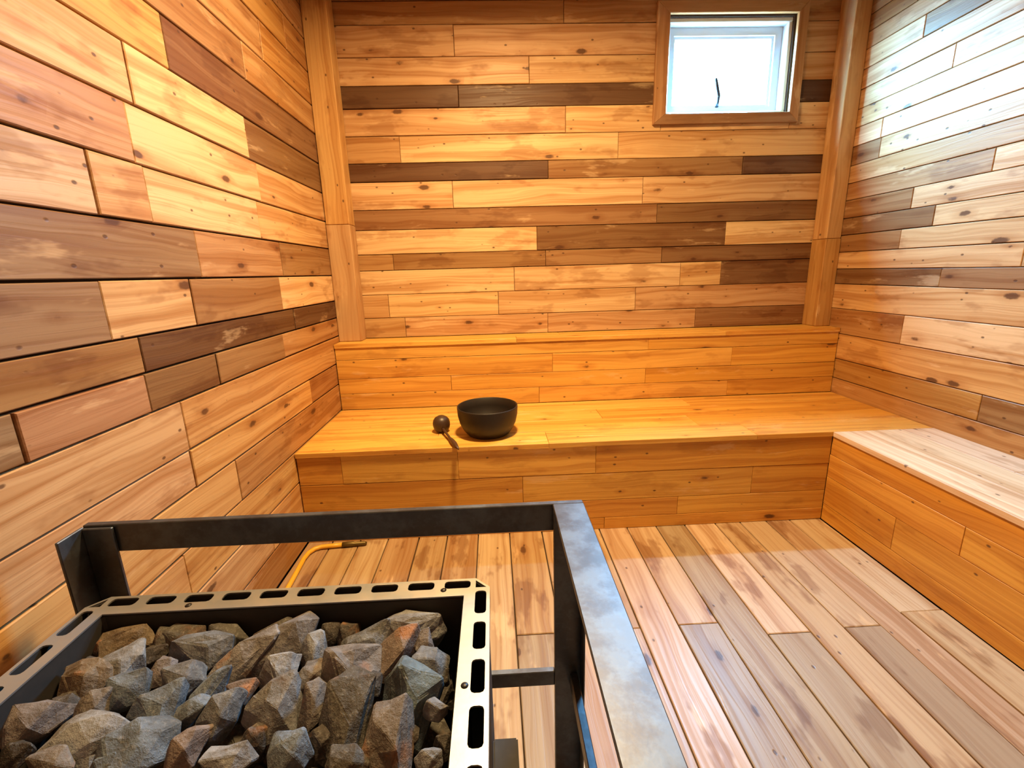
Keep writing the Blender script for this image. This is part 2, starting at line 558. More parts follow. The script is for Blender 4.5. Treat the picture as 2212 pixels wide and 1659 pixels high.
# ------------------------------------------------------------------ corner posts
def post(name, label, x0, x1, dep, zj, tn):
    o = empty(name, ((x0 + x1) / 2, -dep / 2, H2))
    tag(o, label, 'post', kind='structure')
    for a, b, inset, k in ((H2, zj, 0.0, tn[0]), (zj, ZC, 0.003, tn[1])):
        bm = bmesh.new()
        w, d, h = (x1 - x0) / 2 - inset * 0.5, dep / 2 - inset * 0.5, b - a
        add_box(bm, 0.0008, h - 0.0008, -w, w, -d, d)
        bmesh.ops.bevel(bm, geom=list(bm.edges), offset=0.003, segments=1, affect='EDGES')
        mx = Matrix(((0, 1, 0, 0), (0, 0, 1, 0), (1, 0, 0, a - H2), (0, 0, 0, 1)))
        from_bm('post_piece', bm, BENCHW, o, tone(k), matrix=mx)
    return o


post('trim_1', 'pale pine corner post at the left end of the upper bench', 0.0, 0.131, 0.112, 1.488, ('l', 'u'))
post('trim_2', 'orange pine corner post at the right end of the upper bench', W - 0.090, W, 0.124, 1.344, ('q', 'u'))

# ------------------------------------------------------------------ window
cx, cz = (WIN[0] + WIN[1]) / 2, (WIN[2] + WIN[3]) / 2
win = empty('window_1', (cx, 0.08, WIN[2]))
tag(win, 'small bright window with white frame high in the back wall', 'window', kind='structure')


def wbox(name, boxes, mat, parent, color=None, bev=0.0):
    bm = bmesh.new()
    for b in boxes:
        add_box(bm, b[0] - cx, b[1] - cx, b[2] - 0.08, b[3] - 0.08, b[4] - WIN[2], b[5] - WIN[2])
    if bev:
        bmesh.ops.bevel(bm, geom=list(bm.edges), offset=bev, segments=1, affect='EDGES')
    return from_bm(name, bm, mat, parent, color)


def casing(pts, tn, ux):
    """mitred casing board: four corners in x,z, 22 mm proud of the wall; local x runs along the board"""
    bm = bmesh.new()
    fr = [bm.verts.new((p[0] - cx, -0.022 - 0.08, p[1] - WIN[2])) for p in pts]
    bk = [bm.verts.new((p[0] - cx, -0.0005 - 0.08, p[1] - WIN[2])) for p in pts]
    bm.faces.new(fr)
    bm.faces.new(bk[::-1])
    for i in range(4):
        j = (i + 1) % 4
        bm.faces.new((fr[j], fr[i], bk[i], bk[j]))
    bmesh.ops.bevel(bm, geom=list(bm.edges), offset=0.002, segments=1, affect='EDGES')
    mx = Matrix.Identity(4)
    if ux == 'z':
        mx = Matrix(((0, 1, 0, 0), (0, 0, 1, 0), (1, 0, 0, 0), (0, 0, 0, 1)))
    inv = mx.inverted()
    bmesh.ops.transform(bm, matrix=inv, verts=bm.verts)
    from_bm('casing_board', bm, BENCHW, win, tone(tn), matrix=mx)


ox0, ox1, oz0, oz1 = CAS
ix0, ix1, iz0, iz1 = WIN
casing([(ox0, oz0), (ox1, oz0), (ix1, iz0), (ix0, iz0)], 'n', 'x')
casing([(ox0, oz1), (ix0, iz1), (ix1, iz1), (ox1, oz1)], 'm', 'x')
casing([(ox0, oz0), (ix0, iz0), (ix0, iz1), (ox0, oz1)], 'm', 'z')
casing([(ox1, oz0), (ox1, oz1), (ix1, iz1), (ix1, iz0)], 'm', 'z')
F1 = 0.022
for b in ((ix0, ix1, 0.030, 0.150, iz1 - F1, iz1), (ix0, ix1, 0.030, 0.150, iz0, iz0 + F1),
          (ix0, ix0 + F1, 0.030, 0.150, iz0 + F1, iz1 - F1), (ix1 - F1, ix1, 0.030, 0.150, iz0 + F1, iz1 - F1)):
    wbox('frame_bar', [b], WHITEF, win, bev=0.003)
S0, S1 = F1 + 0.001, F1 + 0.040
sash = wbox('sash', [(ix0 + S0, ix1 - S0, 0.085, 0.125, iz1 - S1, iz1 - S0), (ix0 + S0, ix1 - S0, 0.085, 0.125, iz0 + S0, iz0 + S1),
                     (ix0 + S0, ix0 + S1, 0.085, 0.125, iz0 + S1, iz1 - S1), (ix1 - S1, ix1 - S0, 0.085, 0.125, iz0 + S1, iz1 - S1)], WHITEF, win)
wbox('bead', [(ix0 + S1, ix1 - S1, 0.100, 0.120, iz1 - S1 - 0.012, iz1 - S1), (ix0 + S1, ix1 - S1, 0.100, 0.120, iz0 + S1, iz0 + S1 + 0.012),
              (ix0 + S1, ix0 + S1 + 0.012, 0.100, 0.120, iz0 + S1 + 0.012, iz1 - S1 - 0.012),
              (ix1 - S1 - 0.012, ix1 - S1, 0.100, 0.120, iz0 + S1 + 0.012, iz1 - S1 - 0.012)], WHITEF, sash)
wbox('glass_pane', [(ix0 + S1 + 0.010, ix1 - S1 - 0.010, 0.110, 0.114, iz0 + S1 + 0.010, iz1 - S1 - 0.010)], GLASS, sash)


def tube(name, pts, rad, mat, parent=None, seg=10, rads=None, loc=(0, 0, 0), smooth_=True):
    bm = bmesh.new()
    pts = [Vector(p) for p in pts]
    rings = []
    for i, p in enumerate(pts):
        d = (pts[min(i + 1, len(pts) - 1)] - pts[max(i - 1, 0)]).normalized()
        a = d.cross(Vector((0, 0, 1)))
        if a.length < 1e-3:
            a = d.cross(Vector((1, 0, 0)))
        a.normalize()
        b = a.cross(d)
        r = rads[i] if rads else rad
        rings.append([bm.verts.new(p + (a * math.cos(t) + b * math.sin(t)) * r - Vector(loc)) for t in [2 * math.pi * k / seg for k in range(seg)]])
    for r0, r1 in zip(rings, rings[1:]):
        for k in range(seg):
            bm.faces.new((r0[k], r0[(k + 1) % seg], r1[(k + 1) % seg], r1[k]))
    bm.faces.new(rings[0][::-1])
    bm.faces.new(rings[-1])
    return from_bm(name, bm, mat, parent, smooth_=smooth_)


tube('window_stay', [(2.213, 0.060, 2.240), (2.228, 0.064, 2.196), (2.242, 0.068, 2.152), (2.240, 0.075, 2.120), (2.240, 0.086, 2.100)], 0.0095, DARKM, win, 8,
     loc=(cx, 0.08, WIN[2]))

# ------------------------------------------------------------------ ceiling lamp
lamp = empty('ceiling_lamp', (LAMP_POS[0], LAMP_POS[1], ZC))
tag(lamp, 'round warm ceiling lamp above the lower bench', 'lamp')


def lathe(name, prof, mat, parent=None, seg=48, loc=None, smooth_=True):
    bm = bmesh.new()
    rings = []
    for r, zz in prof:
        if r < 1e-5:
            rings.append([bm.verts.new((0, 0, zz))])
        else:
            rings.append([bm.verts.new((r * math.cos(2 * math.pi * k / seg), r * math.sin(2 * math.pi * k / seg), zz)) for k in range(seg)])
    for r0, r1 in zip(rings, rings[1:]):
        for k in range(seg):
            k2 = (k + 1) % seg
            if len(r0) == 1 and len(r1) > 1:
                bm.faces.new((r0[0], r1[k2], r1[k]))
            elif len(r1) == 1 and len(r0) > 1:
                bm.faces.new((r0[k], r0[k2], r1[0]))
            elif len(r0) > 1:
                bm.faces.new((r0[k], r0[k2], r1[k2], r1[k]))
    o = from_bm(name, bm, mat, parent, smooth_=smooth_)
    if loc:
        o.location = loc
    return o


lathe('lamp_ring', [(0.135, 0.0), (0.150, -0.004), (0.150, -0.020), (0.135, -0.024), (0.128, -0.020), (0.128, -0.002)], DARKM, lamp)
em, nt_, N_, L_, bs_ = nodes_of('lamp_glow')
bs_.inputs['Base Color'].default_value = (1, 0.9, 0.75, 1)
bs_.inputs['Emission Color'].default_value = LAMP_COLOUR + (1,)
bs_.inputs['Emission Strength'].default_value = 6.0
lathe('lamp_diffuser', [(0.0, -0.006), (0.126, -0.006), (0.126, -0.012), (0.0, -0.016)], em, lamp)
ld = bpy.data.lights.new('lamp_light', 'AREA')
ld.shape = 'DISK'
ld.size = 0.24
ld.energy = LAMP_POWER
ld.spread = math.radians(170)
ld.color = LAMP_COLOUR
lo = bpy.data.objects.new('lamp_light', ld)
col.objects.link(lo)
lo.parent = lamp
lo.location = (0, 0, -0.030)

# ------------------------------------------------------------------ benches
def carcass(name, boxes, parent, base):
    bm = bmesh.new()
    for b in boxes:
        add_box(bm, b[0] - base[0], b[1] - base[0], b[2] - base[1], b[3] - base[1], b[4] - base[2], b[5] - base[2])
    return from_bm(name, bm, BACKING, parent)


def rel(p, base):
    return (p[0] - base[0], p[1] - base[1], p[2] - base[2])


ST = 0.022
# upper bench
base = (W / 2, -D2 / 2, SEAT)
ub = empty('upper_bench', base)
tag(ub, 'narrow upper pine bench along the back wall below the window', 'bench')
carcass('bench_frame', [(0.004, W - 0.004, -D2 + 0.024, -0.004, SEAT + 0.002, H2 - ST)], ub, base)
for (y0, y1, js, tn) in ((-0.112, -0.002, [1.30], 'ss'), (-D2 - 0.008, -0.112, [1.034, 2.25], 'sst')):
    xs = [0.003] + js + [W - 0.003]
    for i in range(len(xs) - 1):
        board('seat_board', ub, rel((xs[i], y0, H2 - ST), base), (1, 0, 0), (0, 1, 0), xs[i + 1] - xs[i], y1 - y0, ST, tone(tn[i]), BENCHW, lift=0.0005, gap=0.0006, cham=0.0014)
for (z0, z1, js, tn) in ((0.745, H2 - ST, [1.80], 'st'), (0.635, 0.745, [1.24, 2.3], 'sst'), (0.546, 0.635, [0.648, 1.79], 'sst'), (SEAT + 0.001, 0.546, [1.16, 2.288], 'sst')):
    xs = [0.003] + js + [W - 0.003]
    for i in range(len(xs) - 1):
        board('riser_board', ub, rel((xs[i], -D2 + 0.020, z0), base), (1, 0, 0), (0, 0, 1), xs[i + 1] - xs[i], z1 - z0, 0.020, tone(tn[i]), BENCHW, lift=0.0008, gap=0.0006, cham=0.0012)

# lower bench
base = (W / 2, -D1 / 2, 0.0)
lb = empty('lower_bench', base)
tag(lb, 'wide lower pine bench along the back wall holding the bowl', 'bench')
carcass('bench_frame', [(0.004, W - 0.004, -D1 + 0.024, -0.004, 0.0, SEAT - ST)], lb, base)
for (y0, y1, js, tn, xe) in ((-0.38, -D2 - 0.001, [0.95, 2.0], 'sst', W), (-0.55, -0.38, [1.46], 'st', W), (-0.715, -0.55, [0.62, 1.90], 'sst', W), (-D1 - 0.010, -0.715, [1.137, 2.10], 'sst', W)):
    xs = [0.003] + js + [xe - 0.003]
    for i in range(len(xs) - 1):
        board('seat_board', lb, rel((xs[i], y0, SEAT - ST), base), (1, 0, 0), (0, 1, 0), xs[i + 1] - xs[i], y1 - y0, ST, tone(tn[i]), BENCHW, lift=0.0005, gap=0.0006, cham=0.0014)
for (z0, z1, js, tn) in ((0.290, SEAT - ST, [0.198, 0.722, 1.354], 'tsst'), (0.153, 0.290, [1.015, 2.10], 'tst'), (0.060, 0.153, [0.60, 1.75], 'sts'), (0.0, 0.060, [1.40], 'tt')):
    xs = [0.003] + js + [XR]
    for i in range(len(xs) - 1):
        board('riser_board', lb, rel((xs[i], -D1 + 0.020, z0), base), (1, 0, 0), (0, 0, 1), xs[i + 1] - xs[i], z1 - z0, 0.020, tone(tn[i]), BENCHW, lift=0.0008, gap=0.0006, cham=0.0012)

# side bench along the right wall
base = ((XR + W) / 2, (YF - D1) / 2, 0.0)
sb = empty('side_bench', base)
tag(sb, 'pale-topped pine bench along the right wall', 'bench')
YB = -D1 - 0.011
carcass('bench_frame', [(XR + 0.024, W - 0.004, YF + 0.004, YB - 0.002, 0.0, SEAT - ST)], sb, base)
for (x0, x1, js, tn) in ((XR - 0.008, 2.620, [-2.2], 'ww'), (2.620, 2.778, [-1.7], 'ww'), (2.778, W - 0.002, [-1.35, -2.4], 'wwl')):
    ys = [YB] + js + [YF + 0.003]
    for i in range(len(ys) - 1):
        board('seat_board', sb, rel((x1, ys[i + 1], SEAT - ST), base), (0, 1, 0), (-1, 0, 0), ys[i] - ys[i + 1], x1 - x0, ST, tone(tn[i]), BENCHW, lift=0.0005, gap=0.0006, cham=0.0014)
for (z0, z1, js, tn) in ((0.335, SEAT - ST, [-1.9], 'ot'), (0.225, 0.335, [-1.5], 'ot'), (0.085, 0.225, [-1.25, -2.3], 'oto'), (0.0, 0.085, [-2.0], 'oo')):
    ys = [-D1 - 0.0005] + js + [YF + 0.003]
    for i in range(len(ys) - 1):
        # face towards -x: ux = -y, uy = +z
        board('riser_board', sb, rel((XR + 0.020, ys[i], z0), base), (0, -1, 0), (0, 0, 1), ys[i] - ys[i + 1], z1 - z0, 0.020, tone(tn[i]), BENCHW, lift=0.0008, gap=0.0006, cham=0.0012)

# ------------------------------------------------------------------ bowl and ladle
prof = [(0.0, 0.0), (0.080, 0.0), (0.098, 0.002), (0.105, 0.009), (0.120, 0.029), (0.135, 0.060), (0.1435, 0.098), (0.1455, 0.134), (0.1450, 0.139), (0.1425, 0.1405),
        (0.1395, 0.138), (0.1370, 0.100), (0.127, 0.062), (0.104, 0.032), (0.070, 0.016), (0.030, 0.011), (0.0, 0.010)]
bowl = lathe('water_bowl', prof, BOWLM, None, 72, (0.862, -0.700, SEAT + 0.0008))
tag(bowl, 'dark rounded water bowl standing on the lower bench', 'bowl')

ladle = empty('ladle', (0.632, -0.655, SEAT))
tag(ladle, 'dark round ladle lying on the lower bench, handle over its edge', 'ladle')
sc = lathe('scoop', [(0.0, 0.084), (0.016, 0.082), (0.030, 0.074), (0.039, 0.062), (0.0425, 0.047), (0.042, 0.034), (0.038, 0.018), (0.030, 0.007), (0.018, 0.0015), (0.0, 0.001)], COCO, ladle, 36)
tube('handle', [(0.640, -0.685, 0.478), (0.655, -0.722, 0.474), (0.672, -0.765, 0.470), (0.686, -0.802, 0.467), (0.690, -0.812, 0.467), (0.698, -0.832, 0.466), (0.712, -0.868, 0.4645), (0.724, -0.900, 0.462), (0.733, -0.922, 0.460)],
     0.006, HANDLE, ladle, 10, [0.0065, 0.0062, 0.006, 0.0062, 0.0085, 0.0105, 0.0115, 0.0085, 0.003], loc=(0.632, -0.655, SEAT))

# ------------------------------------------------------------------ gas hose on the floor
hose = empty('gas_hose', (0.05, -1.2, 0))
tag(hose, 'yellow gas hose bent along the floor by the left wall', 'hose')
tube('hose_tube', [(0.20, -2.30, 0.012), (0.12, -2.25, 0.012), (0.075, -2.16, 0.012), (0.058, -2.0, 0.012), (0.058, -1.6, 0.012), (0.055, -1.251, 0.012), (0.045, -1.10, 0.012), (0.038, -1.01, 0.012), (0.042, -0.965, 0.012), (0.058, -0.936, 0.012), (0.085, -0.922, 0.012),
                   (0.13, -0.918, 0.012), (0.178, -0.914, 0.012)], 0.010, HOSE, hose, 12, loc=(0.05, -1.2, 0))
tube('hose_fitting', [(0.176, -0.914, 0.0125), (0.205, -0.912, 0.0125), (0.225, -0.911, 0.0125), (0.230, -0.911, 0.0125), (0.275, -0.909, 0.0125), (0.285, -0.9085, 0.0125)], 0.012, BRASS, hose, 12,
     [0.012, 0.012, 0.012, 0.0095, 0.0095, 0.006], loc=(0.05, -1.2, 0))

# ------------------------------------------------------------------ guard rail of steel angle round the heater
GX0, GX1, GY1, GZ = 0.090, 1.077, -1.962, 0.750
GY0 = -2.72
base = ((GX0 + GX1) / 2, (GY0 + GY1) / 2, 0.0)
guard = empty('heater_guard', base)
tag(guard, 'dark steel guard rail standing around the stone heater', 'guard rail')


def gpart(name, boxes, mat=STEEL, parent=None, bev=0.0015):
    bm = bmesh.new()
    for b in boxes:
        add_box(bm, b[0] - base[0], b[1] - base[0], b[2] - base[1], b[3] - base[1], b[4] - base[2], b[5] - base[2])
    bmesh.ops.bevel(bm, geom=list(bm.edges), offset=bev, segments=1, affect='EDGES')
    return from_bm(name, bm, mat, parent or guard)


TH = 0.006
gpart('top_rail', [(GX0 + 0.002, GX1, GY1 - 0.014, GY1, GZ - 0.060, GZ)])
gpart('top_rail', [(GX1 - 0.063, GX1, GY0, GY1 - 0.015, GZ - TH, GZ + 0.001), (GX1 - TH, GX1, GY0, GY1 - 0.015, GZ - 0.060, GZ - TH)])
gpart('post', [(GX1 - 0.063, GX1 - TH, GY1 - 0.034, GY1 - 0.020, 0.0, GZ - TH), (GX1 - TH - 0.001, GX1 - TH, GY1 - 0.075, GY1 - 0.020, 0.0, GZ - 0.062)])
gpart('post', [(GX0, GX0 + TH, GY1 - 0.072, GY1 - 0.015, 0.0, GZ - 0.002), (GX0 + TH, GX0 + 0.062, GY1 - 0.022, GY1 - 0.015, 0.0, GZ - 0.004)])
gpart('post', [(GX1 - 0.063, GX1 - TH, GY0, GY0 + 0.014, 0.0, GZ - TH), (GX1 - TH - 0.001, GX1 - TH, GY0 + 0.014, GY0 + 0.06, 0.0, GZ - 0.062)])
gpart('lower_rail', [(GX0 + 0.062, GX1 - 0.063, GY1 - 0.030, GY1 - 0.016, 0.318, 0.355)])
gpart('lower_rail', [(GX1 - 0.030, GX1 - 0.014, GY0 + 0.02, GY1 - 0.036, 0.318, 0.355)])

# ------------------------------------------------------------------ stone heater
RX0, RX1, RY1, RY0, RZ = 0.165, 0.884, -2.060, -2.640, 0.650
FLW = 0.046
base = ((RX0 + RX1) / 2, (RY0 + RY1) / 2, 0.0)
heater = empty('sauna_heater', base)
tag(heater, 'black sauna heater with slotted stainless rim, filled with stones', 'heater')
CH = 0.026


def loop(off, z):
    x0, x1, y0, y1, c = RX0 + off, RX1 - off, RY0 + off, RY1 - off, max(CH - off * 0.6, 0.004)
    return [Vector((a - base[0], b - base[1], z)) for a, b in ((x0 + c, y0), (x1 - c, y0), (x1, y0 + c), (x1, y1 - c), (x1 - c, y1), (x0 + c, y1), (x0, y1 - c), (x0, y0 + c))]


def shell(name, rings, mat, closed_bottom=False):
    bm = bmesh.new()
    rr = [[bm.verts.new(v) for v in r] for r in rings]
    for a, b in zip(rr, rr[1:]):
        for i in range(8):
            j = (i + 1) % 8
            bm.faces.new((a[i], a[j], b[j], b[i]))
    if closed_bottom:
        bm.faces.new(rr[-1])
        bm.faces.new(rr[0])
    return from_bm(name, bm, mat, heater)


# outer casing, from the feet up to just under the rim
shell('outer_casing', [loop(0.004, 0.06), loop(0.004, RZ - 0.0035), loop(0.006, RZ - 0.0035), loop(0.006, 0.06)], BODY)
shell('stone_basket', [loop(FLW, RZ - 0.0035), loop(FLW, 0.30), loop(FLW + 0.002, 0.30), loop(FLW + 0.002, RZ - 0.0035)], BODY)
shell('basket_floor', [loop(FLW, 0.31), loop(FLW, 0.30)], BODY, True)

# slotted rim: outer strip, inner strip and the bridges between the slots
def rim_piece(bm, u0, u1, v0, v1, side):
    """u runs along the side, v from the outer edge inwards"""
    if side == 'back':
        x0, x1, y0, y1 = u0, u1, RY1 - v1, RY1 - v0
    elif side == 'right':
        x0, x1, y0, y1 = RX1 - v1, RX1 - v0, u0, u1
    elif side == 'left':
        x0, x1, y0, y1 = RX0 + v0, RX0 + v1, u0, u1
    else:
        x0, x1, y0, y1 = u0, u1, RY0 + v0, RY0 + v1
    add_box(bm, x0 - base[0], x1 - base[0], y0 - base[1], y1 - base[1], RZ - 0.0028, RZ)


V0, V1 = 0.006, 0.026
rims = {}
for side in ('back', 'right', 'left', 'front'):
    bm = bmesh.new()
    horiz = side in ('back', 'front')
    a, b = (RX0, RX1) if horiz else (RY0, RY1)
    u0, u1 = a + CH, b - CH
    rim_piece(bm, u0, u1, 0.0, V0, side)                                             # outer strip
    rim_piece(bm, a + (V1 if horiz else FLW), b - (V1 if horiz else FLW), V1, FLW, side)   # inner strip
    n = max(1, round((u1 - u0) / (0.0685 if horiz else 0.0715)))
    pitch = (u1 - u0) / n
    for i in range(n + 1):
        c = u0 + i * pitch
        hw = 0.0095
        rim_piece(bm, max(u0, c - hw), min(u1, c + hw), V0, V1, side)
    # folded lip along the outside
    if horiz:
        yy = (RY1 - 0.0025, RY1) if side == 'back' else (RY0, RY0 + 0.0025)
        add_box(bm, u0 - base[0], u1 - base[0], yy[0] - base[1], yy[1] - base[1], RZ - 0.022, RZ - 0.0028)
    else:
        xx = (RX1 - 0.0025, RX1) if side == 'right' else (RX0, RX0 + 0.0025)
        add_box(bm, xx[0] - base[0], xx[1] - base[0], u0 - base[1], u1 - base[1], RZ - 0.022, RZ - 0.0028)
    # slot corners rounded off with small fillets
    for i in range(n):
        c0, c1 = u0 + i * pitch + 0.0095, u0 + (i + 1) * pitch - 0.0095
        for cu, du in ((c0, 1), (c1, -1)):
            for cv, dv in ((V0, 1), (V1, -1)):
                pts = [(cu, cv), (cu + du * 0.006, cv), (cu + du * 0.0018, cv + dv * 0.0018), (cu, cv + dv * 0.006)]
                vv = []
                for zz in (RZ - 0.0028, RZ):
                    for (uu, v_) in pts:
                        if side == 'back':
                            X, Y = uu, RY1 - v_
                        elif side == 'front':
                            X, Y = uu, RY0 + v_
                        elif side == 'right':
                            X, Y = RX1 - v_, uu
                        else:
                            X, Y = RX0 + v_, uu
                        vv.append(bm.verts.new((X - base[0], Y - base[1], zz)))
                bm.faces.new(vv[0:4])
                bm.faces.new(vv[4:8])
                for k in range(4):
                    bm.faces.new((vv[k], vv[(k + 1) % 4], vv[4 + (k + 1) % 4], vv[4 + k]))
    rims[side] = from_bm('rim', bm, RIM, heater)
for sx, sy in ((1, 1), (-1, 1), (1, -1), (-1, -1)):
    X = RX1 if sx > 0 else RX0
    Y = RY1 if sy > 0 else RY0
    bm = bmesh.new()
    t = 0.007
    pts = [(X - sx * CH, Y), (X, Y - sy * CH), (X - sx * t * 0.4, Y - sy * (CH + t)), (X - sx * (CH + t), Y - sy * t * 0.4)]
    pts = [(X - sx * CH, Y), (X, Y - sy * CH), (X - sx * 0.006, Y - sy * CH), (X - sx * CH, Y - sy * 0.006)]
    vv = [bm.verts.new((px - base[0], py - base[1], zz)) for zz in (RZ - 0.020, RZ) for px, py in pts]
    bm.faces.new(vv[0:4])
    bm.faces.new(vv[4:8])
    for k in range(4):
        bm.faces.new((vv[k], vv[(k + 1) % 4], vv[4 + (k + 1) % 4], vv[4 + k]))
    from_bm('rim_corner', bm, RIM, heater)
for px, py, side in ((0.800, -2.089, 'back'), (0.850, -2.290, 'right'), (0.850, -2.52, 'right'), (0.35, -2.094, 'back')):
    sw = lathe('rivet', [(0.0, 0.0022), (0.003, 0.0018), (0.0055, 0.0004), (0.0055, -0.001)], DARKM, rims[side], 14)
    sw.location = (px - base[0], py - base[1], RZ)
for sx in (RX0 + 0.05, RX1 - 0.05):
    for sy in (RY0 + 0.05, RY1 - 0.05):
        f = lathe('foot', [(0.0, 0.0), (0.022, 0.0), (0.022, 0.008), (0.012, 0.014), (0.012, 0.075), (0.0, 0.075)], DARKM, heater, 16)
        f.location = (sx - base[0], sy - base[1], 0)
bm = bmesh.new()
add_box(bm, RX1 - 0.004 - base[0], 0.925 - base[0], -2.40 - base[1], -2.151 - base[1], 0.17, 0.380)
bmesh.ops.bevel(bm, geom=list(bm.edges), offset=0.003, segments=2, affect='EDGES')
tag(from_bm('control_box', bm, BODY, heater), 'black box on the heater side')

# ------------------------------------------------------------------ stones
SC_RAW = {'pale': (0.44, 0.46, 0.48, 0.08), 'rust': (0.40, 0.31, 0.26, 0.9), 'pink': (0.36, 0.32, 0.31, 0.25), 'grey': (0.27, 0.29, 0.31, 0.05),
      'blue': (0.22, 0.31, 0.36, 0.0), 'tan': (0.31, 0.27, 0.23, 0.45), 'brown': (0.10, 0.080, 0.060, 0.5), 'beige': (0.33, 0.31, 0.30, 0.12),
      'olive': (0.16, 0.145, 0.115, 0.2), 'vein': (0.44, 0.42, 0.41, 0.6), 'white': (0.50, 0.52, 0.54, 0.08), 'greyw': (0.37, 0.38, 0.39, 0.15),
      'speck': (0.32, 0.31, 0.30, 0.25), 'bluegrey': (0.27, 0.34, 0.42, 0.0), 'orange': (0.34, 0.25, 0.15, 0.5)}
SC = {k_: (v_[0] * 0.50, v_[1] * 0.515, v_[2] * 0.54, v_[3]) for k_, v_ in SC_RAW.items()}
